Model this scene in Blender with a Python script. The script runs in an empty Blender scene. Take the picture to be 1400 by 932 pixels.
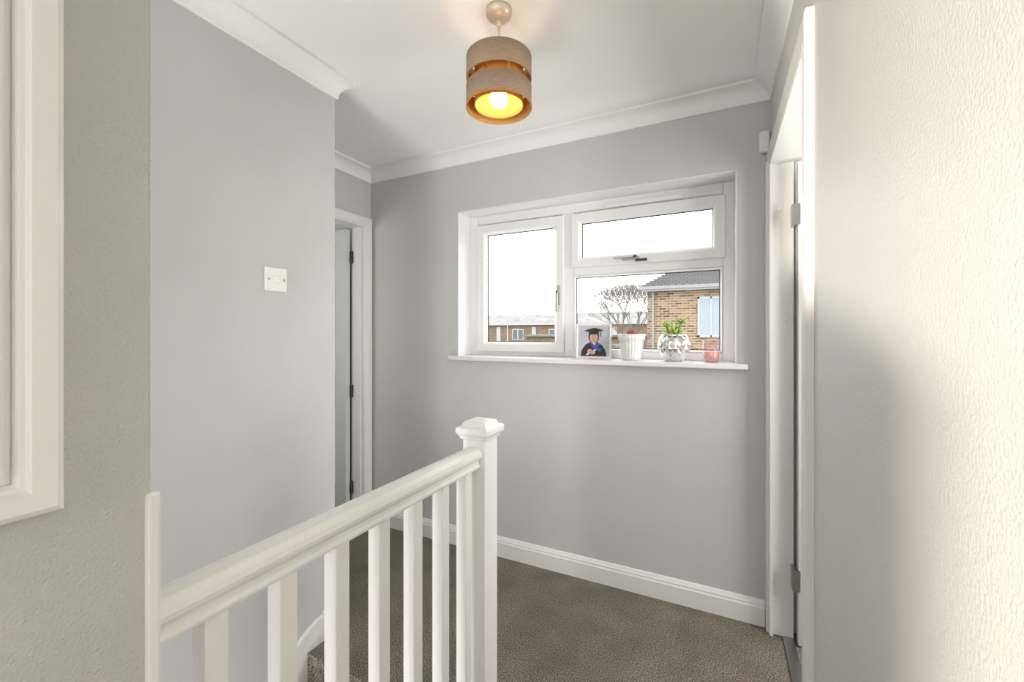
import bpy, math, random, bmesh
from mathutils import Vector, Matrix
random.seed(7)
scene = bpy.context.scene
scene.view_settings.view_transform = 'Standard'
scene.view_settings.look = 'None'

# ------------------------------------------------------------------ materials
def new_mat(name):
    m = bpy.data.materials.new(name); m.use_nodes = True
    nt = m.node_tree
    return m, nt, nt.nodes['Principled BSDF']

def mat(name, col, rough=0.5, metal=0.0, bump=0.0, bscale=50.0, var=0.0, vscale=8.0,
        emit=None, estr=0.0, trans=0.0, bdist=0.002, detail=4):
    m, nt, b = new_mat(name)
    b.inputs['Base Color'].default_value = (*col, 1)
    b.inputs['Roughness'].default_value = rough
    b.inputs['Metallic'].default_value = metal
    if trans: b.inputs['Transmission Weight'].default_value = trans
    if emit:
        b.inputs['Emission Color'].default_value = (*emit, 1)
        b.inputs['Emission Strength'].default_value = estr
    tc = nt.nodes.new('ShaderNodeTexCoord')
    if bump:
        n = nt.nodes.new('ShaderNodeTexNoise'); n.inputs['Scale'].default_value = bscale
        n.inputs['Detail'].default_value = detail
        bp = nt.nodes.new('ShaderNodeBump'); bp.inputs['Strength'].default_value = bump
        bp.inputs['Distance'].default_value = bdist
        nt.links.new(tc.outputs['Object'], n.inputs['Vector'])
        nt.links.new(n.outputs['Fac'], bp.inputs['Height'])
        nt.links.new(bp.outputs['Normal'], b.inputs['Normal'])
    if var:
        n2 = nt.nodes.new('ShaderNodeTexNoise'); n2.inputs['Scale'].default_value = vscale
        n2.inputs['Detail'].default_value = 6
        r = nt.nodes.new('ShaderNodeValToRGB')
        r.color_ramp.elements[0].position = 0.35; r.color_ramp.elements[1].position = 0.65
        r.color_ramp.elements[0].color = (*[c*(1-var) for c in col], 1)
        r.color_ramp.elements[1].color = (*[min(1, c*(1+var)) for c in col], 1)
        nt.links.new(tc.outputs['Object'], n2.inputs['Vector'])
        nt.links.new(n2.outputs['Fac'], r.inputs['Fac'])
        nt.links.new(r.outputs['Color'], b.inputs['Base Color'])
    return m

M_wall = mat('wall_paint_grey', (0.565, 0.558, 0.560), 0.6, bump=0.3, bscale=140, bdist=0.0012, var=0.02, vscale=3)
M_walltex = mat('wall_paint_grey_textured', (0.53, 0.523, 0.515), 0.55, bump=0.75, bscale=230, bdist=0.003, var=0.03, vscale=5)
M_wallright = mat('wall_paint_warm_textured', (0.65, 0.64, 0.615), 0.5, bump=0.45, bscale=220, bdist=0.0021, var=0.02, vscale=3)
M_ceil = mat('ceiling_white', (0.91, 0.90, 0.885), 0.8, bump=0.1, bscale=60)
M_cove = mat('coving_white', (0.86, 0.855, 0.845), 0.6)
M_trim = mat('gloss_white_wood', (0.80, 0.795, 0.775), 0.28, bump=0.12, bscale=40, bdist=0.001)
M_upvc = mat('upvc_white', (0.80, 0.80, 0.80), 0.25)
M_reveal = mat('reveal_white', (0.80, 0.80, 0.80), 0.6, bump=0.1, bscale=90)
M_door = mat('door_paint', (0.60, 0.63, 0.61), 0.4, bump=0.1, bscale=30)
M_steel = mat('brushed_steel', (0.45, 0.45, 0.45), 0.3, metal=1.0)
M_brass = mat('satin_champagne_metal', (0.66, 0.58, 0.46), 0.4, metal=0.5)
M_dark = mat('dark_metal', (0.07, 0.07, 0.07), 0.4, metal=0.6)
M_gasket = mat('rubber_gasket', (0.03, 0.03, 0.03), 0.6)
M_plastic = mat('white_plastic', (0.85, 0.85, 0.83), 0.3)

def carpet_mat():
    m, nt, b = new_mat('carpet_grey_brown')
    tc = nt.nodes.new('ShaderNodeTexCoord')
    n = nt.nodes.new('ShaderNodeTexNoise'); n.inputs['Scale'].default_value = 230; n.inputs['Detail'].default_value = 4
    n3 = nt.nodes.new('ShaderNodeTexNoise'); n3.inputs['Scale'].default_value = 6; n3.inputs['Detail'].default_value = 6
    r = nt.nodes.new('ShaderNodeValToRGB')
    r.color_ramp.elements[0].position = 0.38; r.color_ramp.elements[1].position = 0.64
    r.color_ramp.elements[0].color = (0.060, 0.051, 0.039, 1)
    r.color_ramp.elements[1].color = (0.39, 0.345, 0.283, 1)
    mx = nt.nodes.new('ShaderNodeMixRGB'); mx.blend_type = 'MULTIPLY'; mx.inputs['Fac'].default_value = 0.6
    r2 = nt.nodes.new('ShaderNodeValToRGB')
    r2.color_ramp.elements[0].position = 0.35; r2.color_ramp.elements[1].position = 0.65
    r2.color_ramp.elements[0].color = (0.62, 0.62, 0.62, 1)
    r2.color_ramp.elements[1].color = (1, 1, 1, 1)
    bp = nt.nodes.new('ShaderNodeBump'); bp.inputs['Strength'].default_value = 0.7; bp.inputs['Distance'].default_value = 0.005
    for nn in (n, n3): nt.links.new(tc.outputs['Object'], nn.inputs['Vector'])
    nt.links.new(n.outputs['Fac'], r.inputs['Fac']); nt.links.new(n3.outputs['Fac'], r2.inputs['Fac'])
    nt.links.new(r.outputs['Color'], mx.inputs[1]); nt.links.new(r2.outputs['Color'], mx.inputs[2])
    nt.links.new(mx.outputs[0], b.inputs['Base Color'])
    nt.links.new(n.outputs['Fac'], bp.inputs['Height']); nt.links.new(bp.outputs['Normal'], b.inputs['Normal'])
    b.inputs['Roughness'].default_value = 1.0
    b.inputs['Specular IOR Level'].default_value = 0.1
    return m
M_carpet = carpet_mat()

def brick_mat(name, c1, c2, mortar, bw=0.225, bh=0.075, ms=0.008):
    m, nt, b = new_mat(name)
    tc = nt.nodes.new('ShaderNodeTexCoord'); s = nt.nodes.new('ShaderNodeSeparateXYZ'); c = nt.nodes.new('ShaderNodeCombineXYZ')
    add = nt.nodes.new('ShaderNodeMath'); add.operation = 'ADD'
    nt.links.new(tc.outputs['Object'], s.inputs[0])
    nt.links.new(s.outputs['X'], add.inputs[0]); nt.links.new(s.outputs['Y'], add.inputs[1])
    nt.links.new(add.outputs[0], c.inputs['X']); nt.links.new(s.outputs['Z'], c.inputs['Y'])
    br = nt.nodes.new('ShaderNodeTexBrick')
    br.inputs['Scale'].default_value = 1.0; br.inputs['Brick Width'].default_value = bw; br.inputs['Row Height'].default_value = bh
    br.inputs['Mortar Size'].default_value = ms
    br.inputs['Color1'].default_value = (*c1, 1); br.inputs['Color2'].default_value = (*c2, 1); br.inputs['Mortar'].default_value = (*mortar, 1)
    nt.links.new(c.outputs[0], br.inputs['Vector'])
    nt.links.new(br.outputs['Color'], b.inputs['Base Color'])
    b.inputs['Roughness'].default_value = 0.9
    b.inputs['Specular IOR Level'].default_value = 0.1
    return m
M_brick = brick_mat('brick_buff', (0.29, 0.185, 0.11), (0.10, 0.062, 0.042), (0.32, 0.28, 0.22), 0.30, 0.10, 0.014)
M_brick2 = brick_mat('brick_terrace', (0.21, 0.15, 0.10), (0.15, 0.105, 0.07), (0.20, 0.17, 0.14), 0.45, 0.15)
M_tile = mat('roof_tile_dark', (0.055, 0.053, 0.055), 0.8, var=0.3, vscale=6)
M_tile2 = mat('roof_tile_grey', (0.17, 0.165, 0.16), 0.8, var=0.2, vscale=1)
M_grass = mat('lawn_grass', (0.05, 0.065, 0.028), 0.9, var=0.3, vscale=0.6)
M_bark = mat('tree_bark', (0.15, 0.13, 0.115), 0.9)
M_panel = mat('pale_cladding', (0.24, 0.27, 0.31), 0.5)
M_extwhite = mat('exterior_white', (0.34, 0.34, 0.34), 0.5)
M_winglass = mat('dark_window_pane', (0.06, 0.07, 0.08), 0.1)

def glass_mat(name, tint=(1, 1, 1), gl=0.06):
    m = bpy.data.materials.new(name); m.use_nodes = True; nt = m.node_tree; nt.nodes.clear()
    o = nt.nodes.new('ShaderNodeOutputMaterial'); t = nt.nodes.new('ShaderNodeBsdfTransparent'); g = nt.nodes.new('ShaderNodeBsdfGlossy')
    t.inputs[0].default_value = (*tint, 1); g.inputs['Roughness'].default_value = 0.02
    mx = nt.nodes.new('ShaderNodeMixShader'); mx.inputs[0].default_value = gl
    nt.links.new(t.outputs[0], mx.inputs[1]); nt.links.new(g.outputs[0], mx.inputs[2]); nt.links.new(mx.outputs[0], o.inputs[0])
    return m
M_glass = glass_mat('window_glass', (0.99, 0.995, 0.995), 0.003)

def shade_mat(name, col, tcol, tfac):
    m = bpy.data.materials.new(name); m.use_nodes = True; nt = m.node_tree; nt.nodes.clear()
    o = nt.nodes.new('ShaderNodeOutputMaterial'); d = nt.nodes.new('ShaderNodeBsdfDiffuse'); t = nt.nodes.new('ShaderNodeBsdfTranslucent')
    tc = nt.nodes.new('ShaderNodeTexCoord'); mp = nt.nodes.new('ShaderNodeMapping'); mp.inputs['Scale'].default_value = (60, 60, 500)
    n = nt.nodes.new('ShaderNodeTexNoise'); n.inputs['Scale'].default_value = 1.0; n.inputs['Detail'].default_value = 2
    r = nt.nodes.new('ShaderNodeValToRGB'); r.color_ramp.elements[0].position = 0.3; r.color_ramp.elements[1].position = 0.7
    r.color_ramp.elements[0].color = (*[c*0.85 for c in col], 1); r.color_ramp.elements[1].color = (*[min(1, c*1.12) for c in col], 1)
    nt.links.new(tc.outputs['Object'], mp.inputs[0]); nt.links.new(mp.outputs[0], n.inputs['Vector']); nt.links.new(n.outputs['Fac'], r.inputs[0])
    nt.links.new(r.outputs[0], d.inputs[0]); t.inputs[0].default_value = (*tcol, 1)
    mx = nt.nodes.new('ShaderNodeMixShader'); mx.inputs[0].default_value = tfac
    nt.links.new(d.outputs[0], mx.inputs[1]); nt.links.new(t.outputs[0], mx.inputs[2]); nt.links.new(mx.outputs[0], o.inputs[0])
    return m
M_fabric = shade_mat('lampshade_fabric', (0.48, 0.36, 0.26), (0.6, 0.36, 0.15), 0.14)
M_wood = shade_mat('lampshade_wood_veneer', (0.72, 0.40, 0.12), (0.75, 0.40, 0.10), 0.25)

# ------------------------------------------------------------------ geometry helpers
def link(o, parent=None):
    scene.collection.objects.link(o)
    if parent: o.parent = parent
    return o

def empty(name, loc=(0, 0, 0)):
    e = bpy.data.objects.new(name, None); e.empty_display_size = 0.1; e.location = loc
    scene.collection.objects.link(e); return e

def mesh(name, vs, fs, m, parent=None, smooth=False, bevel=0, bseg=2):
    me = bpy.data.meshes.new(name); me.from_pydata([tuple(v) for v in vs], [], fs)
    bm = bmesh.new(); bm.from_mesh(me); bmesh.ops.recalc_face_normals(bm, faces=bm.faces); bm.to_mesh(me); bm.free()
    me.update()
    if isinstance(m, (list, tuple)):
        for x in m: me.materials.append(x)
    else: me.materials.append(m)
    if smooth:
        for p in me.polygons: p.use_smooth = True
    o = bpy.data.objects.new(name, me); link(o, parent)
    if bevel:
        b = o.modifiers.new('bevel', 'BEVEL'); b.width = bevel; b.segments = bseg; b.limit_method = 'ANGLE'
    return o

def boxes(name, lst, m, parent=None, bevel=0, bseg=2):
    vs, fs = [], []
    for (x0, x1, y0, y1, z0, z1) in lst:
        k = len(vs)
        vs += [(x0,y0,z0),(x1,y0,z0),(x1,y1,z0),(x0,y1,z0),(x0,y0,z1),(x1,y0,z1),(x1,y1,z1),(x0,y1,z1)]
        fs += [tuple(k+i for i in f) for f in ((0,3,2,1),(4,5,6,7),(0,1,5,4),(1,2,6,5),(2,3,7,6),(3,0,4,7))]
    return mesh(name, vs, fs, m, parent, bevel=bevel, bseg=bseg)

def sweep(name, path, prof, mapf, m, parent=None, closed=False):
    P = [Vector(p) for p in path]; n = len(P); vs, fs = [], []
    def nrm(a, b):
        d = (b-a).normalized(); return Vector((-d.y, d.x))
    for i in range(n):
        if closed or 0 < i < n-1:
            n1 = nrm(P[i-1], P[i]); n2 = nrm(P[i], P[(i+1) % n])
            mi = (n1+n2) / (1+n1.dot(n2))
        elif i == 0: mi = nrm(P[0], P[1])
        else: mi = nrm(P[-2], P[-1])
        for (o, h) in prof:
            q = P[i]+mi*o; vs.append(mapf(q.x, q.y, h))
    L = len(prof); segs = n if closed else n-1
    for i in range(segs):
        j = (i+1) % n
        for k in range(L):
            k2 = (k+1) % L
            fs.append((i*L+k, j*L+k, j*L+k2, i*L+k2))
    if not closed:
        fs.append(tuple(range(L))); fs.append(tuple((n-1)*L+k for k in range(L)))
    return mesh(name, vs, fs, m, parent)

def lathe(name, prof, loc, m, parent=None, segs=48, rib=0, ribn=0, smooth=True, twist=False, cap=True):
    vs, fs = [], []
    for ri, (r, z) in enumerate(prof):
        for s in range(segs):
            a = 2*math.pi*(s + (0.5*ri if twist else 0))/segs
            rr = r*(1+rib*math.cos(ribn*a)) if rib else r
            vs.append((loc[0]+rr*math.cos(a), loc[1]+rr*math.sin(a), loc[2]+z))
    for ri in range(len(prof)-1):
        for s in range(segs):
            a, b, c, d = ri*segs+s, ri*segs+(s+1) % segs, (ri+1)*segs+(s+1) % segs, (ri+1)*segs+s
            if twist: fs += [(a, b, d), (b, c, d)]
            else: fs.append((a, b, c, d))
    if cap:
        fs.append(tuple(range(segs))); fs.append(tuple((len(prof)-1)*segs+s for s in range(segs)))
    return mesh(name, vs, fs, m, parent, smooth=smooth)

def curve(name, pts_list, rad, m, parent=None, cyclic=False):
    c = bpy.data.curves.new(name, 'CURVE'); c.dimensions = '3D'; c.bevel_depth = 1.0 if isinstance(rad, list) else rad; c.bevel_resolution = 3
    for si, pts in enumerate(pts_list):
        s = c.splines.new('POLY'); s.points.add(len(pts)-1)
        for i, p in enumerate(pts):
            s.points[i].co = (*p, 1)
            if isinstance(rad, list): s.points[i].radius = rad[si][i]
        s.use_cyclic_u = cyclic
    c.materials.append(m)
    o = bpy.data.objects.new(name, c); return link(o, parent)

# ------------------------------------------------------------------ room constants
H = 2.37
YW = 2.149       # window wall face
XR = 0.20        # right wall face
XL = -1.50       # stair left wall face
XD = -2.134      # recessed wall with left door
XN = -0.70       # near wall face
YB = -1.8
EDGE = 1.15      # top step nosing

# floor
boxes('floor', [(-0.70, 1.6, YB, YW+0.05, -0.22, 0), (-3.2, -0.70, EDGE, YW+0.05, -0.22, 0), (-3.2, -1.6, YB, EDGE, -0.22, 0)], M_carpet)
boxes('ceiling', [(-3.3, 1.7, YB-0.1, YW+0.25, H, H+0.1)], M_ceil)
# window wall
WX0, WX1, WZ0, WZ1 = -1.4285, 0.065, 1.117, 2.013
boxes('wall_window', [(-3.3, WX0, YW, YW+0.25, -0.22, H), (WX1, 1.7, YW, YW+0.25, -0.22, H),
                      (WX0, WX1, YW, YW+0.25, -0.22, WZ0), (WX0, WX1, YW, YW+0.25, WZ1, H)], M_wall)
boxes('trim_reveal', [(WX0, WX0+0.004, YW-0.001, 2.29, 1.142, WZ1), (WX1-0.004, WX1, YW-0.001, 2.29, 1.142, WZ1),
                      (WX0, WX1, YW-0.001, 2.29, WZ1-0.004, WZ1)], M_reveal)
# right wall with doorway
DY0, DY1, DZ = 1.285, 2.10, 1.985
DZ2 = 1.995
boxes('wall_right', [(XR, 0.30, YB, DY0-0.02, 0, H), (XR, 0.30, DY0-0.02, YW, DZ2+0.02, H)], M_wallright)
# left stair wall + return
boxes('wall_left', [(-1.6, XL, YB, 1.30, -2.6, H), (-2.234, -1.6, 1.20, 1.30, 0, H)], M_wall)
EY0, EY1 = 1.385, 2.08
boxes('wall_recess', [(-2.234, XD, 1.30, EY0-0.02, 0, H), (-2.234, XD, EY1+0.02, YW, 0, H), (-2.234, XD, EY0-0.02, EY1+0.02, DZ+0.02, H)], M_wall)
boxes('wall_near', [(-0.80, XN, YB, 0.300, -2.6, H)], M_walltex, bevel=0.004)
boxes('wall_back', [(-3.3, 1.7, YB-0.1, YB, -2.7, H)], M_wall)
boxes('wall_outer', [(-3.3, -3.2, YB, YW, 0, H), (1.6, 1.7, YB, YW, 0, H)], M_wall)
boxes('wall_stair', [(-0.80, -0.705, 0.31, 1.28, -2.6, -0.24)], M_wall)
boxes('wall_stair_end', [(XL, -0.805, 1.24, 1.29, -2.6, -0.22)], M_wall)
boxes('floor_hall', [(-1.6, -0.7, YB, 1.3, -2.7, -2.6)], M_carpet)
# unseen low panel behind the viewpoint, added to shape the beam's shadow edge
boxes('beam_blocker', [(-0.70, -0.40, -0.88, -0.84, 0, 0.93)], M_wall)

# coving
cov = [(0, H-0.075), (0.008, H-0.075), (0.010, H-0.070)]
for i in range(1, 8):
    a = math.radians(180-90*i/8); cov.append((0.068+0.058*math.cos(a), H-0.072+0.058*math.sin(a)))
cov += [(0.068, H-0.012), (0.073, H-0.012), (0.073, H-0.0005), (0, H-0.0005)]
sweep('trim_coving', [(XR, YB), (XR, YW), (XD, YW), (XD, 1.30), (XL, 1.30), (XL, YB)], cov, lambda a, b, h: (a, b, h), M_cove)

# skirting
sk = [(0, 0), (0.018, 0), (0.018, 0.078), (0.014, 0.085), (0.014, 0.092), (0.010, 0.098), (0.006, 0.108), (0, 0.110)]
flat = lambda a, b, h: (a, b, h)
sweep('baseboard_window', [(0.173, YW), (XD+0.02, YW)], sk, flat, M_trim)
sweep('baseboard_right', [(XR, YB), (XR, 1.219)], sk, flat, M_trim)
sweep('baseboard_left', [(XD+0.02, 1.30), (XL, 1.30), (XL, 1.235)], sk, flat, M_trim)

# ------------------------------------------------------------------ staircase
st = empty('staircase')
steps = []
for i in range(1, 14):
    zt = -0.2*i; y1 = EDGE-0.22*(i-1)
    if y1-0.235 < YB: break
    steps.append((XL+0.02, -0.81, y1-0.235, y1, zt-0.2, zt))
boxes('treads', steps, M_carpet, st, bevel=0.012)
tops = [(1.235, .108), (1.20, .103), (1.165, .092), (1.13, .073), (1.09, .045), (1.04, .005), (0.98, -.05)]
slope = 0.2/0.22
tops.append((YB+.01, -.05-(0.98-YB)*slope))
bots = [(YB+.01, tops[-1][1]-0.02), (1.0, -0.4), (1.235, -0.22)]
poly = tops+bots
vs = [(XL+0.001, y, z) for y, z in poly]+[(XL+0.02, y, z) for y, z in poly]
n = len(poly)
mesh('string_board', vs, [tuple(range(n)), tuple(range(n, 2*n))]+[(i, (i+1) % n, n+(i+1) % n, n+i) for i in range(n)], M_trim, st, bevel=0.004)

# ------------------------------------------------------------------ banister
ba = empty('banister')
XH = -0.735
def prism_y(name, prof, y0, y1, m, parent):
    n = len(prof)
    vs = [(x, y0, z) for x, z in prof]+[(x, y1, z) for x, z in prof]
    return mesh(name, vs, [tuple(range(n)), tuple(range(n, 2*n))]+[(i, (i+1) % n, n+(i+1) % n, n+i) for i in range(n)], m, parent, bevel=0.002)
half = [(0.0, 0.0), (0.024, 0.0), (0.026, 0.008), (0.021, 0.013), (0.021, 0.024), (0.025, 0.030), (0.031, 0.034), (0.033, 0.044), (0.030, 0.056), (0.020, 0.064), (0.0, 0.067)]
hp = [(XH+x, 0.835+z) for x, z in half]+[(XH-x, 0.835+z) for x, z in reversed(half[1:-1])]
prism_y('handrail', hp, 0.308, 1.203, M_trim, ba)
boxes('newel_post', [(XH-0.043, XH+0.043, 1.20, 1.286, -0.02, 0.93)], M_trim, ba, bevel=0.003)
def sq_lathe(name, prof, cx, cy, m, parent):
    vs, fs = [], []
    for r, z in prof:
        vs += [(cx-r, cy-r, z), (cx+r, cy-r, z), (cx+r, cy+r, z), (cx-r, cy+r, z)]
    for i in range(len(prof)-1):
        for s in range(4):
            fs.append((i*4+s, i*4+(s+1) % 4, (i+1)*4+(s+1) % 4, (i+1)*4+s))
    fs.append((0, 1, 2, 3)); k = 4*(len(prof)-1); fs.append((k, k+1, k+2, k+3))
    return mesh(name, vs, fs, m, parent, bevel=0.002)
sq_lathe('newel_cap', [(0.044, 0.922), (0.050, 0.926), (0.052, 0.934), (0.058, 0.942), (0.061, 0.944), (0.061, 0.962), (0.057, 0.966), (0.048, 0.968), (0.040, 0.982), (0.036, 0.984)], XH, 1.243, M_trim, ba)
for i in range(7):
    y = 0.3934+0.1245*i
    boxes('baluster_%d' % (i+1), [(XH-0.018, XH+0.018, y-0.018, y+0.018, 0.03, 0.84)], M_trim, ba, bevel=0.002)
boxes('base_rail', [(-0.775, -0.703, 0.31, 1.20, -0.20, 0.035)], M_trim, ba, bevel=0.004)
boxes('half_newel', [(-0.803, -0.694, 0.292, 0.309, -0.20, 1.062)], M_trim, ba, bevel=0.004)

# ------------------------------------------------------------------ doors
arch = [(0, 0), (0, 0.012), (0.006, 0.016), (0.012, 0.016), (0.018, 0.012), (0.030, 0.016), (0.048, 0.020), (0.060, 0.020), (0.065, 0.016), (0.065, 0)]
def door_leaf(parent, xa, xb, yf, yb, z0=0.008, z1=1.975):
    boxes('leaf', [(xa, xb, yf, yb, z0, z1)], M_door, parent, bevel=0.002)
    w = xb-xa
    rails = []
    for (z_a, z_b) in ((0.25, 0.80), (0.98, 1.62), (1.72, 1.87)):
        for (fa, fb) in ((0.14, 0.46), (0.54, 0.86)):
            X0, X1 = xa+w*fa, xa+w*fb
            t = 0.014; yo = yf-0.006
            rails += [(X0, X1, yo, yf+.001, z_a, z_a+t), (X0, X1, yo, yf+.001, z_b-t, z_b), (X0, X0+t, yo, yf+.001, z_a, z_b), (X1-t, X1, yo, yf+.001, z_a, z_b),
                      (X0+.04, X1-.04, yo, yf+.001, z_a+.04, z_b-.04)]
    boxes('leaf_mouldings', rails, M_door, parent, bevel=0.002)

d1 = empty('door_1')
sweep('architrave', [(EY0, 0), (EY0, DZ), (EY1, DZ), (EY1, 0)], arch, lambda a, b, h: (XD+h, a, b), M_trim, d1)
boxes('lining', [(-2.24, XD+0.001, EY1, EY1+0.02, 0, DZ+0.02), (-2.24, XD+0.001, EY0-0.02, EY0, 0, DZ+0.02), (-2.24, XD+0.001, EY0, EY1, DZ, DZ+0.02),
                 (-2.19, -2.15, EY1-0.012, EY1, 0, DZ)], M_trim, d1)
door_leaf(d1, -2.935, -2.245, 2.035, 2.072)
boxes('hinges', [(-2.246, -2.225, 2.066, 2.0795, z, z+0.08) for z in (0.20, 0.85, 1.75)], M_dark, d1)

d2 = empty('door_2')
sweep('architrave', [(DY0, 0.0), (DY0, DZ2), (DY1-0.016, DZ2), (DY1-0.016, 0.0)], arch, lambda a, b, h: (XR-h, a, b), M_trim, d2)
boxes('lining', [(0.175, 0.275, DY1, YW-0.001, 0, DZ2+0.02), (XR-0.001, 0.30, DY0-0.02, DY0, 0, DZ2+0.02), (XR-0.001, 0.30, DY0, DY1, DZ2, DZ2+0.02)], M_trim, d2, bevel=0.002)
door_leaf(d2, 0.283, 0.99, 2.055, 2.092)
boxes('hinges', [(0.262, 0.290, 2.045, 2.0995, z, z+0.085) for z in (0.23, 1.72)], M_steel, d2)
for i, (x, z) in enumerate(((0.222, 1.80), (0.246, 1.335), (0.19, 0.555), (0.184, 0.12))):
    o = lathe('screw_cap_%d' % i, [(0.009, 0), (0.009, 0.002), (0.006, 0.004)], (0, 0, 0), M_plastic, d2, segs=20)
    o.rotation_euler = (math.radians(90), 0, 0); o.location = (x, DY1, z)
boxes('threshold_strip', [(0.235, 0.275, DY0, DY1, 0.0, 0.006)], M_steel, d2)

# near cupboard frame on near wall
cb = empty('cupboard')
fr = [(0, 0), (0, 0.018), (0.006, 0.022), (0.026, 0.022), (0.030, 0.016), (0.034, 0.016), (0.038, 0.010), (0.038, 0)]
sweep('frame', [(0.208, 1.077), (0.208, 2.2), (-0.55, 2.2), (-0.55, 1.077)], fr, lambda a, b, h: (XN+h, a, b), M_trim, cb, closed=True)
boxes('door_panel', [(XN-0.001, XN+0.006, -0.52, 0.17, 1.115, 2.162)], M_trim, cb)
pf = [(0, 0.006), (0, 0.014), (0.006, 0.016), (0.05, 0.016), (0.056, 0.010), (0.062, 0.006)]
sweep('door_moulding', [(0.163, 1.122), (0.163, 2.155), (-0.505, 2.155), (-0.505, 1.122)], pf, lambda a, b, h: (XN+h, a, b), M_trim, cb, closed=True)

# ------------------------------------------------------------------ window
w = empty('window_1')
YF, YK = 2.29, 2.36
def rframe(name, x0, x1, z0, z1, tl, tr, tb, tt, y0, y1, m, bev=0.004):
    return boxes(name, [(x0, x0+tl, y0, y1, z0, z1), (x1-tr, x1, y0, y1, z0, z1), (x0+tl, x1-tr, y0, y1, z0, z0+tb), (x0+tl, x1-tr, y0, y1, z1-tt, z1)], m, w, bevel=bev)
rframe('outer_frame', WX0, WX1, 1.142, WZ1, 0.055, 0.055, 0.04, 0.055, YF, YK, M_upvc)
boxes('mullion', [(-0.808, -0.742, YF, YK, 1.18, 1.96)], M_upvc, w, bevel=0.004)
boxes('transom', [(-0.742, 0.012, YF, YK, 1.602, 1.660)], M_upvc, w, bevel=0.004)
def sash(name, x0, x1, z0, z1, t):
    prof = [(0, 0), (0, 0.014), (0.004, 0.018), (t-0.016, 0.018), (t-0.004, 0.006), (t, 0.0), (t, -0.02), (0, -0.02)]
    sweep(name, [(x0, z0), (x1, z0), (x1, z1), (x0, z1)], prof, lambda a, b, h: (a, YF-h, b), M_upvc, w, closed=True)
sash('casement_sash', -1.366, -0.796, 1.166, 1.948, 0.060)
sash('fanlight_sash', -0.752, 0.022, 1.645, 1.948, 0.056)
sweep('fixed_bead', [(-0.742, 1.182), (0.010, 1.182), (0.010, 1.602), (-0.742, 1.602)], [(0, -0.03), (0, -0.002), (0.004, 0.002), (0.012, -0.008), (0.012, -0.03)],
      lambda a, b, h: (a, YF-h, b), M_upvc, w, closed=True)
def pane(i, x0, x1, z0, z1):
    boxes('glass_%d' % i, [(x0-.004, x1+.004, YF+0.018, YF+0.020, z0-.004, z1+.004)], M_glass, w)
    g = 0.004
    boxes('gasket_%d' % i, [(x0-.002, x0+g, YF+0.010, YF+0.017, z0, z1), (x1-g, x1+.002, YF+0.010, YF+0.017, z0, z1), (x0, x1, YF+0.010, YF+0.017, z0-.002, z0+g), (x0, x1, YF+0.010, YF+0.017, z1-g, z1+.002)], M_gasket, w)
pane(1, -1.306, -0.856, 1.226, 1.888)
pane(2, -0.696, -0.034, 1.701, 1.892)
pane(3, -0.730, -0.002, 1.194, 1.590)
boxes('trickle_vent', [(-0.56, -0.17, YF-0.014, YF+0.001, 1.957, 1.982)], M_upvc, w, bevel=0.004)
boxes('handle_plate', [(-0.835, -0.817, YF-0.027, YF-0.017, 1.44, 1.55)], M_steel, w, bevel=0.004)
boxes('handle_lever', [(-0.834, -0.820, YF-0.055, YF-0.042, 1.40, 1.52), (-0.834, -0.820, YF-0.055, YF-0.024, 1.50, 1.52)], M_steel, w, bevel=0.005)
boxes('fan_handle_plate', [(-0.47, -0.38, YF-0.026, YF-0.017, 1.664, 1.686)], M_steel, w, bevel=0.004)
boxes('fan_handle_lever', [(-0.51, -0.39, YF-0.052, YF-0.040, 1.672, 1.686), (-0.41, -0.39, YF-0.052, YF-0.02, 1.672, 1.686)], M_steel, w, bevel=0.004)
boxes('fan_handle_catch', [(-0.40, -0.34, YF-0.036, YF-0.018, 1.655, 1.668)], M_dark, w, bevel=0.004)
boxes('window_sill', [(-1.478, 0.108, 2.113, YW, 1.117, 1.142), (WX0, WX1, YW-.001, YF+.001, 1.117, 1.142)], M_upvc, w, bevel=0.005)

# ------------------------------------------------------------------ small fixtures
ls = empty('light_switch')
boxes('plate', [(XL, XL+0.009, 0.983, 1.069, 1.436, 1.524)], M_plastic, ls, bevel=0.003)
boxes('rocker', [(XL+0.008, XL+0.014, 1.016, 1.036, 1.466, 1.494)], M_plastic, ls, bevel=0.002)
for i, y in enumerate((0.996, 1.056)):
    o = lathe('screw_%d' % i, [(0.004, 0), (0.004, 0.0015)], (0, 0, 0), M_steel, ls, segs=14)
    o.rotation_euler = (0, math.radians(90), 0); o.location = (XL+0.009, y, 1.48)
se = empty('alarm_sensor')
boxes('body', [(0.152, 0.192, YW-0.035, YW, 2.065, 2.155)], M_plastic, se, bevel=0.010, bseg=3)
boxes('lens', [(0.158, 0.186, YW-0.040, YW-0.03, 2.08, 2.11)], M_plastic, se, bevel=0.004)

# ------------------------------------------------------------------ pendant light
pl = empty('ceiling_pendant_light')
LX, LY = -0.671, 1.258
lathe('ceiling_rose', [(0.044, 0.0), (0.044, -0.010), (0.041, -0.022), (0.028, -0.030), (0.010, -0.034)], (LX, LY, H), M_brass, pl)
lathe('cord_grip', [(0.010, -0.03), (0.010, -0.05), (0.005, -0.06)], (LX, LY, H), M_brass, pl, segs=20)
curve('cord', [[(LX, LY, H-0.05), (LX, LY, 2.16)]], 0.0035, M_brass, pl)
lathe('bulb_holder', [(0.014, 2.165), (0.019, 2.16), (0.019, 2.115), (0.016, 2.10)], (LX, LY, 0), M_plastic, pl, segs=24)
def ring(name, r, z0, z1, m, t=0.0015):
    return lathe(name, [(r, z0), (r, z1), (r-t, z1), (r-t, z0), (r, z0)], (LX, LY, 0), m, pl, segs=72, cap=False)
ring('upper_band', 0.110, 2.133, 2.205, M_fabric)
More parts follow.
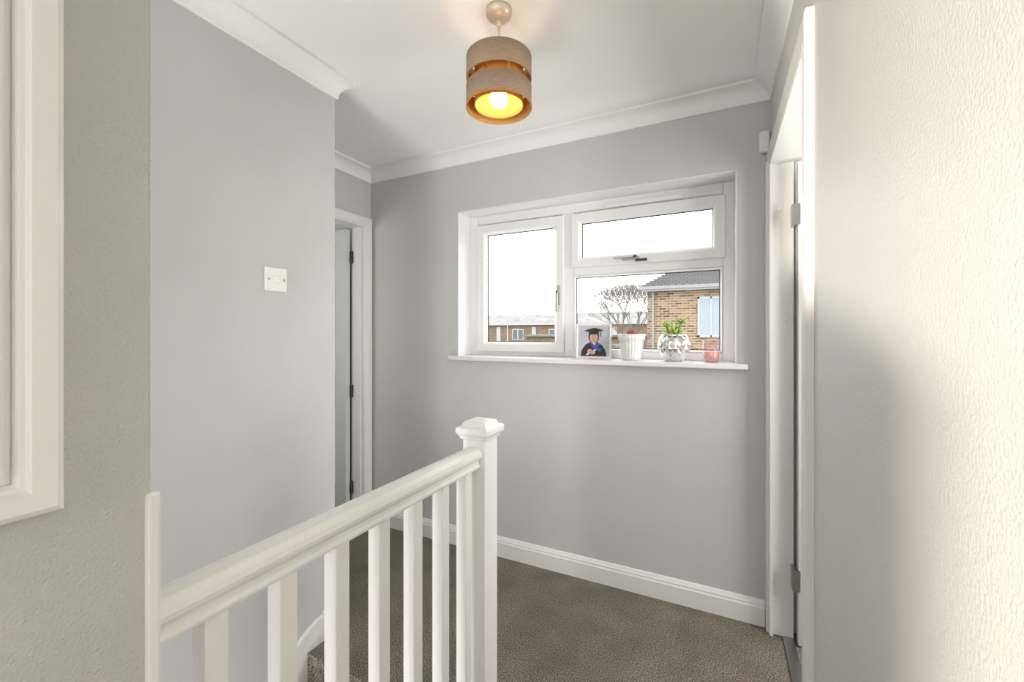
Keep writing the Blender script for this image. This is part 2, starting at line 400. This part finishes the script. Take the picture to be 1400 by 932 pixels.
ring('lower_band', 0.110, 2.040, 2.108, M_fabric)
ring('upper_liner', 0.1075, 2.133, 2.205, M_wood)
ring('lower_liner', 0.1075, 2.040, 2.108, M_wood)
ring('lower_hem', 0.1115, 2.038, 2.042, M_wood, 0.003)
ring('inner_band', 0.082, 2.046, 2.198, M_wood)
sp = []
for i in range(3):
    a = math.radians(30+120*i)
    sp.append([(LX+0.016*math.cos(a), LY+0.016*math.sin(a), 2.13), (LX+0.106*math.cos(a), LY+0.106*math.sin(a), 2.13)])
curve('spider', sp, 0.0018, M_steel, pl)
st_ = []
for i in range(4):
    a = math.radians(45+90*i)
    st_.append([(LX+0.106*math.cos(a), LY+0.106*math.sin(a), 2.10), (LX+0.106*math.cos(a), LY+0.106*math.sin(a), 2.14)])
curve('band_struts', st_, 0.002, M_wood, pl)
M_bulb = mat('bulb_glow', (1, 0.9, 0.75), 0.5, emit=(1.0, 0.76, 0.46), estr=34)
lathe('bulb', [(0.012, 0.05), (0.016, 0.035), (0.024, 0.022), (0.029, 0.008), (0.030, -0.002), (0.027, -0.014), (0.019, -0.024), (0.009, -0.029), (0.001, -0.030)], (LX, LY, 2.072), M_bulb, pl, segs=32)

# ------------------------------------------------------------------ sill objects
SZ = 1.142
fp = empty('photo_frame')
M_frame = mat('silver_frame', (0.80, 0.78, 0.74), 0.35, metal=0.2)
M_pbg = mat('print_background', (0.46, 0.48, 0.53), 0.4, var=0.1, vscale=20)
M_black = mat('print_black', (0.012, 0.012, 0.015), 0.5)
M_skin = mat('print_skin', (0.62, 0.34, 0.23), 0.5)
M_blue = mat('print_blue', (0.04, 0.09, 0.40), 0.5)
M_hair = mat('print_hair', (0.05, 0.025, 0.015), 0.5)
M_white = mat('print_white', (0.8, 0.8, 0.8), 0.5)
fw, fh = 0.185, 0.185
def flatpoly(name, pts, y, m):
    n = len(pts)
    vs = [(x, y, z) for x, z in pts]+[(x, y-0.0004, z) for x, z in pts]
    return mesh(name, vs, [tuple(range(n)), tuple(range(n, 2*n))]+[(i, (i+1) % n, n+(i+1) % n, n+i) for i in range(n)], m, fp)
def ell(cx, cz, rx, rz, n=24):
    return [(cx+rx*math.cos(2*math.pi*i/n), cz+rz*math.sin(2*math.pi*i/n)) for i in range(n)]
sweep('moulding', [(-fw/2, 0), (fw/2, 0), (fw/2, fh), (-fw/2, fh)], [(0, 0), (0, 0.010), (0.004, 0.012), (0.009, 0.010), (0.011, 0.006), (0.011, 0)],
      lambda a, b, h: (a, -h, b), M_frame, fp, closed=True)
boxes('backing', [(-fw/2+.002, fw/2-.002, -0.004, 0.004, .002, fh-.002)], M_dark, fp)
boxes('print', [(-fw/2+.009, fw/2-.009, -0.0046, -0.0041, .009, fh-.009)], M_pbg, fp)
y = -0.0048
S = 1.15
def sc(pts): return [(x*S, .010+(z-.016)*S) for x, z in pts]
flatpoly('gown', sc([(-0.058, .016), (-0.054, .045), (-0.036, .072), (-0.014, .082), (0.016, .082), (0.038, .070), (0.054, .045), (0.060, .016)]), y, M_black)
flatpoly('shirt', sc([(-0.009, .082), (0.011, .082), (0.001, .062)]), y-.0006, M_white)
flatpoly('hood_a', sc([(-0.018, .084), (-0.010, .086), (0.012, .058), (0.034, .050), (0.030, .038), (0.004, .046)]), y-.0012, M_blue)
flatpoly('hood_b', sc([(0.018, .084), (0.012, .086), (0.002, .058), (0.010, .052), (0.030, .070)]), y-.0018, M_blue)
flatpoly('hair', sc(ell(0.001, .108, .0245, .030)), y-.0006, M_hair)
flatpoly('neck', sc([(-0.008, .092), (0.010, .092), (0.010, .078), (-0.008, .078)]), y-.0018, M_skin)
flatpoly('face', sc(ell(0.001, .104, .0185, .0245)), y-.0024, M_skin)
flatpoly('eye_l', sc(ell(-0.006, .107, .0025, .0014, 10)), y-.0030, M_black)
flatpoly('eye_r', sc(ell(0.008, .107, .0025, .0014, 10)), y-.0030, M_black)
flatpoly('nose', sc([(-0.0015, .098), (0.0035, .098), (0.001, .105)]), y-.0030, mat('print_skin_shade', (0.42, 0.2, 0.13)))
flatpoly('mouth', sc([(-0.006, .0935), (0.008, .0935), (0.004, .090), (-0.002, .090)]), y-.0030, mat('print_lips', (0.5, 0.12, 0.1)))
flatpoly('cap_band', sc([(-0.021, .118), (0.023, .118), (0.024, .134), (-0.022, .134)]), y-.0030, M_black)
flatpoly('mortarboard', sc([(-0.044, .136), (0.000, .124), (0.046, .138), (0.004, .150)]), y-.0036, M_black)
flatpoly('tassel', sc([(0.030, .134), (0.034, .134), (0.036, .108), (0.031, .108)]), y-.0040, M_blue)
flatpoly('hand_a', sc(ell(-0.016, .040, .012, .010)), y-.0024, M_skin)
flatpoly('hand_b', sc(ell(-0.004, .034, .012, .009)), y-.0024, M_skin)
flatpoly('scroll', sc([(-0.034, .026), (-0.030, .020), (0.012, .044), (0.009, .050)]), y-.0021, M_white)
boxes('easel_leg', [(-0.02, 0.02, 0.005, 0.008, 0.0, 0.13)], M_dark, fp)
fp.location = (-0.605, 2.20, SZ+0.003); fp.rotation_euler = (math.radians(-10), 0, math.radians(12))

wp = empty('white_plant_pot')
M_pot = mat('glazed_ceramic_white', (0.86, 0.86, 0.86), 0.2)
M_soil = mat('potting_soil', (0.04, 0.03, 0.02), 1.0)
PX, PY = -0.408, 2.205
lathe('pot', [(0.040, 0), (0.046, 0.004), (0.058, 0.085), (0.060, 0.10), (0.066, 0.104), (0.067, 0.130), (0.064, 0.132), (0.059, 0.130), (0.057, 0.110)], (PX, PY, SZ), M_pot, wp, segs=144, rib=0.016, ribn=24)
lathe('soil', [(0.057, 0.112), (0.001, 0.116)], (PX, PY, SZ), M_soil, wp)
def leaves(name, cx, cy, cz, n, L, W, mats, parent, tmin=20, tmax=80, seed=1):
    rnd = random.Random(seed); vs, fs, mi = [], [], []
    for i in range(n):
        az = 2*math.pi*i*0.618; el = math.radians(tmin+(tmax-tmin)*i/n); l = L*rnd.uniform(.75, 1.1)
        d = Vector((math.cos(az)*math.cos(el), math.sin(az)*math.cos(el), math.sin(el)))
        s = Vector((-math.sin(az), math.cos(az), 0)); u = d.cross(s)
        k = len(vs)
        secs = [(0, .35), (.3, .8), (.6, 1.0), (.85, .7), (1.0, .08)]
        for t, ww in secs:
            p = Vector((cx, cy, cz))+d*l*t
            for q in range(6):
                a = q*math.pi/3
                vs.append(p+s*math.cos(a)*W*ww+u*math.sin(a)*W*ww*.35)
        for r in range(len(secs)-1):
            for q in range(6):
                fs.append((k+r*6+q, k+r*6+(q+1) % 6, k+(r+1)*6+(q+1) % 6, k+(r+1)*6+q)); mi.append(1 if r > 1 else 0)
        fs.append(tuple(k+q for q in range(6))); mi.append(0); e = k+(len(secs)-1)*6
        fs.append(tuple(e+q for q in range(6))); mi.append(1)
    o = mesh(name, vs, fs, mats, parent, smooth=True)
    for p, m_ in zip(o.data.polygons, mi): p.material_index = m_
    return o
M_g1 = mat('leaf_dark_green', (0.12, 0.18, 0.06), 0.5); M_r1 = mat('leaf_red_tip', (0.34, 0.07, 0.07), 0.5)
leaves('foliage', PX, PY, SZ+0.108, 24, 0.052, 0.006, [M_g1, M_r1], wp, 20, 80, 3)
sv = empty('silver_vase')
M_silver = mat('mirror_silver', (0.84, 0.83, 0.82), 0.18, metal=0.92)
VX, VY = -0.206, 2.205
vp = [(0.036, 0), (0.045, 0.010), (0.057, 0.026), (0.067, 0.044), (0.072, 0.062), (0.0735, 0.080), (0.070, 0.098), (0.063, 0.114), (0.058, 0.126)]
SG = 16; vs, fs = [], []
for ri, (r, z) in enumerate(vp):
    for s_ in range(SG):
        a = 2*math.pi*(s_+0.5*(ri % 2))/SG
        vs.append((VX+r*math.cos(a), VY+r*math.sin(a), SZ+z))
def vi(ri, s_): return ri*SG+(s_ % SG)
for ri in range(1, len(vp)-1):
    for s_ in range(SG):
        off = 1 if ri % 2 == 1 else 0
        l, r_ = vi(ri, s_), vi(ri, s_+1)
        t_, b_ = vi(ri+1, s_+off), vi(ri-1, s_+off)
        c = (Vector(vs[l])+Vector(vs[r_])+Vector(vs[t_])+Vector(vs[b_]))/4
        out = Vector((c.x-VX, c.y-VY, 0)).normalized(); c = c+out*0.0045
        k = len(vs); vs.append(tuple(c))
        fs += [(l, b_, k), (b_, r_, k), (r_, t_, k), (t_, l, k)]
mesh('vase', vs, fs, M_silver, sv)
lathe('vase_rim', [(0.058, 0.120), (0.060, 0.124), (0.060, 0.132), (0.054, 0.132), (0.052, 0.118)], (VX, VY, SZ), M_silver, sv)
lathe('vase_core', [(0.035, 0.0), (0.038, 0.004), (0.064, 0.05), (0.066, 0.08), (0.054, 0.12)], (VX, VY, SZ), M_silver, sv)
lathe('soil', [(0.052, 0.121), (0.001, 0.124)], (VX, VY, SZ), M_soil, sv)
M_g2 = mat('succulent_green', (0.30, 0.45, 0.09), 0.45); M_g3 = mat('succulent_yellow_green', (0.52, 0.62, 0.17), 0.45)
leaves('succulent_base', VX, VY, SZ+0.118, 20, 0.068, 0.011, [M_g2, M_g3], sv, 8, 70, 5)
curve('stems', [[(VX-.01, VY, SZ+.12), (VX-.035, VY, SZ+.170)], [(VX+.01, VY, SZ+.12), (VX+.035, VY-.01, SZ+.19)], [(VX, VY, SZ+.12), (VX+.008, VY+.02, SZ+.16)]], 0.003, M_g1, sv)
leaves('rosette_a', VX-.035, VY, SZ+.167, 16, 0.033, 0.009, [M_g2, M_g3], sv, 5, 75, 6)
leaves('rosette_b', VX+.035, VY-.01, SZ+.186, 18, 0.036, 0.009, [M_g2, M_g3], sv, 5, 75, 8)
leaves('rosette_c', VX+.008, VY+.02, SZ+.155, 14, 0.032, 0.009, [M_g2, M_g3], sv, 5, 75, 9)
cg = empty('candle_glass')
M_pink = mat('pink_wax', (0.92, 0.50, 0.47), 0.4)
CX, CY = -0.040, 2.205
M_cup = glass_mat('cup_glass', (0.97, 0.93, 0.94), 0.06)
lathe('glass', [(0.029, 0), (0.031, 0.003), (0.041, 0.102), (0.039, 0.102), (0.031, 0.02)], (CX, CY, SZ), M_cup, cg, cap=False)
lathe('wax', [(0.0285, 0.003), (0.0345, 0.050), (0.001, 0.050)], (CX, CY, SZ), M_pink, cg)

# ------------------------------------------------------------------ outside
boxes('ground_lawn', [(-120, 80, 4, 160, -2.8, -2.6)], M_grass)
bh = empty('brick_house')
BY = 18.0
boxes('walls', [(-2.69, 9, BY, BY+7, -2.6, 3.15)], M_brick, bh)
vs = [(-2.95, BY-0.35, 3.12), (9.2, BY-0.35, 3.12), (9.2, BY+3.2, 4.45), (-2.95+1.4, BY+3.2, 4.45), (-2.95, BY+7.3, 3.12), (9.2, BY+7.3, 3.12)]
mesh('roof', vs, [(0, 1, 2, 3), (3, 2, 5, 4), (0, 3, 4), (1, 5, 2), (0, 4, 5, 1)], M_tile, bh)
tiles = []
for r in range(11):
    t = (r+.3)/12; yy = BY-0.35+t*3.55; zz = 3.12+t*1.33
    xx = -2.92+1.4*t
    while xx < 9.0:
        tiles.append((xx, xx+0.20, yy, yy+.22, zz, zz+.055+.03)); xx += 0.27
boxes('tile_courses', tiles, mat('roof_tile_edge', (0.10, 0.097, 0.097), 0.8), bh)
boxes('gutter', [(-2.98, 9.2, BY-0.48, BY-0.36, 3.02, 3.14), (-2.50, -2.42, BY-0.1, BY-0.01, -2.6, 3.05), (0.3, 0.36, BY-0.1, BY-0.01, 1.0, 3.05)], mat('gutter_grey', (0.20, 0.20, 0.21)), bh)
boxes('window_opening', [(-0.78, 0.14, BY-0.05, BY+.01, 1.15, 2.65)], M_panel, bh)
boxes('window_bars', [(-0.80, -0.73, BY-0.07, BY, 1.12, 2.68), (0.09, 0.16, BY-0.07, BY, 1.12, 2.68), (-0.80, 0.16, BY-0.07, BY, 1.12, 1.19), (-0.80, 0.16, BY-0.07, BY, 2.61, 2.68), (-0.35, -0.30, BY-0.07, BY, 1.12, 2.68)], M_extwhite, bh)
boxes('fascia', [(-2.9, 9.2, BY-0.36, BY-0.30, 2.95, 3.12)], M_extwhite, bh)
te = empty('terraced_houses')
TY = 60.0
boxes('walls', [(-75, -9, TY, TY+8, -2.6, 2.75)], M_brick2, te)
vs = [(-75, TY-.4, 2.7), (-8.8, TY-.4, 2.7), (-8.8, TY+4, 4.4), (-75, TY+4, 4.4), (-8.8, TY+8.4, 2.7), (-75, TY+8.4, 2.7)]
mesh('roof', vs, [(0, 1, 2, 3), (3, 2, 4, 5), (1, 4, 2), (0, 3, 5), (0, 5, 4, 1)], M_tile2, te)
wf, wp_ = [], []
x = -73
while x < -11:
    wf.append((x, x+2.0, TY-.08, TY+.01, 0.2, 1.9)); wp_.append((x+.15, x+.9, TY-.1, TY-.07, 0.35, 1.75)); wp_.append((x+1.1, x+1.85, TY-.1, TY-.07, 0.35, 1.75))
    wf.append((x+3.4, x+4.1, TY-.08, TY+.01, -2.4, 2.2))
    x += 6.2
boxes('window_frames', wf, M_extwhite, te); boxes('window_panes', wp_, M_winglass, te)
boxes('fascia', [(-75, -8.8, TY-.45, TY-.38, 2.5, 2.75)], M_extwhite, te)
bk = empty('brick_garages')
boxes('walls', [(-19, -6.5, 42, 47, -2.6, 0.9)], M_brick2, bk)
boxes('flat_roof', [(-19.3, -6.2, 41.7, 47.3, 0.9, 1.1)], M_tile2, bk)
boxes('doors', [(-18.4+2.9*i, -16.2+2.9*i, 41.93, 42.01, -2.6, 0.2) for i in range(4)], M_panel, bk)
sl = empty('street_lamp')
lathe('pole', [(0.10, 0), (0.10, 0.9), (0.06, 1.0), (0.045, 5.3)], (-19.8, 39, -2.6), M_panel, sl, segs=12)
boxes('lantern', [(-19.85, -18.6, 38.96, 39.04, 2.62, 2.70), (-19.0, -18.3, 38.88, 39.12, 2.55, 2.70)], M_panel, sl, bevel=0.02)
pts, rads = [], []
rt = random.Random(21)
def branch(p, d, l, r, depth):
    q = p+d*l; mid = p+d*l*.5+Vector((rt.uniform(-1, 1), rt.uniform(-1, 1), rt.uniform(-.5, .5)))*l*.06
    pts.append([p, mid, q]); rads.append([r, r*.85, r*.7])
    if depth == 0: return
    k = 4 if depth > 2 else 3; a0 = rt.uniform(0, 6.28)
    for i in range(k):
        az = a0+2*math.pi*i/k+rt.uniform(-.4, .4)
        a = Vector((math.cos(az), math.sin(az), rt.uniform(-.1, .5)))
        nd = (d*1.0+a*rt.uniform(.30, .75)).normalized(); branch(q, nd, l*rt.uniform(.66, .80), max(0.008, r*.52), depth-1)
branch(Vector((-6.1, 32, -2.6)), Vector((0, 0, 1)), 2.3, 0.15, 6)
curve('bare_tree', pts, rads, M_bark).data.bevel_resolution = 1
hedge = empty('hedge')
M_hedge = mat('hedge_leaf', (0.07, 0.075, 0.05), 0.9, var=0.4, vscale=6)
for i in range(9):
    bm = bmesh.new(); bmesh.ops.create_icosphere(bm, subdivisions=3, radius=1.0)
    for v in bm.verts:
        v.co *= 1+random.uniform(-.16, .16)
        v.co = Vector((v.co.x*1.5, v.co.y*1.1, v.co.z*1.5))
    me = bpy.data.meshes.new('bush'); bm.to_mesh(me); bm.free()
    me.materials.append(M_hedge)
    o = bpy.data.objects.new('bush_%d' % i, me); o.location = (-14+1.6*i, 36+random.uniform(-1, 1), -1.3+random.uniform(0, .6)); link(o, hedge)

# ------------------------------------------------------------------ light
wd = bpy.data.worlds.new('sky'); scene.world = wd; wd.use_nodes = True
bg = wd.node_tree.nodes['Background']
bg.inputs[0].default_value = (0.98, 0.99, 1.0, 1); bg.inputs[1].default_value = 4.5

def area(name, loc, rot, sx, sy, e, col=(1, 1, 1)):
    l = bpy.data.lights.new(name, 'AREA'); l.shape = 'RECTANGLE'; l.size = sx; l.size_y = sy; l.energy = e; l.color = col
    o = bpy.data.objects.new(name, l); o.location = loc; o.rotation_euler = [math.radians(a) for a in rot]; scene.collection.objects.link(o); return o
area('landing_back_fill', (-0.25, -1.75, 1.5), (95, 0, 0), 0.8, 1.3, 15, (1, 0.975, 0.95))  # added fill from behind the viewpoint, no window built there
area('stairwell_fill', (-1.15, -1.7, 1.3), (95, 0, 0), 0.6, 1.6, 22, (1, 0.98, 0.96))  # added fill at the back of the stairwell
area('hall_below_fill', (-1.15, -0.3, -1.0), (180, 0, 0), 0.5, 1.2, 34, (1, 0.98, 0.96))  # added uplight to brighten the ceiling and left wall
area('bedroom_fill', (1.45, 1.55, 1.45), (90, 0, 90), 1.0, 1.4, 42, (1, 0.985, 0.96))  # added fill through the right doorway, lifts the alcove
area('left_room_fill', (-2.8, 0.6, 1.5), (90, 0, 0), 0.6, 1.0, 10)  # added fill aimed at the open leaf of the left door
s = bpy.data.lights.new('low_sun_beam', 'SPOT'); s.energy = 520; s.color = (1.0, 0.93, 0.79); s.spot_size = math.radians(84); s.spot_blend = 0.2; s.shadow_soft_size = 0.022
so = bpy.data.objects.new('low_sun_beam', s); so.location = (-0.65, -1.5, 0.80); scene.collection.objects.link(so)
dv = Vector((math.sin(math.radians(23.2)), math.cos(math.radians(23.2)), 0.04)); so.rotation_euler = dv.to_track_quat('-Z', 'Y').to_euler()
so.scale = (0.20, 1, 1)

# ------------------------------------------------------------------ camera
cd = bpy.data.cameras.new('camera'); cam = bpy.data.objects.new('camera', cd); scene.collection.objects.link(cam)
cam.location = (0, 0, 1.28); cam.rotation_euler = (math.radians(90), 0, math.radians(26.3))
cd.sensor_width = 36; cd.lens = 36*576.7/1400; cd.shift_y = -11/1400; cd.clip_start = 0.01; cd.clip_end = 500
scene.camera = cam
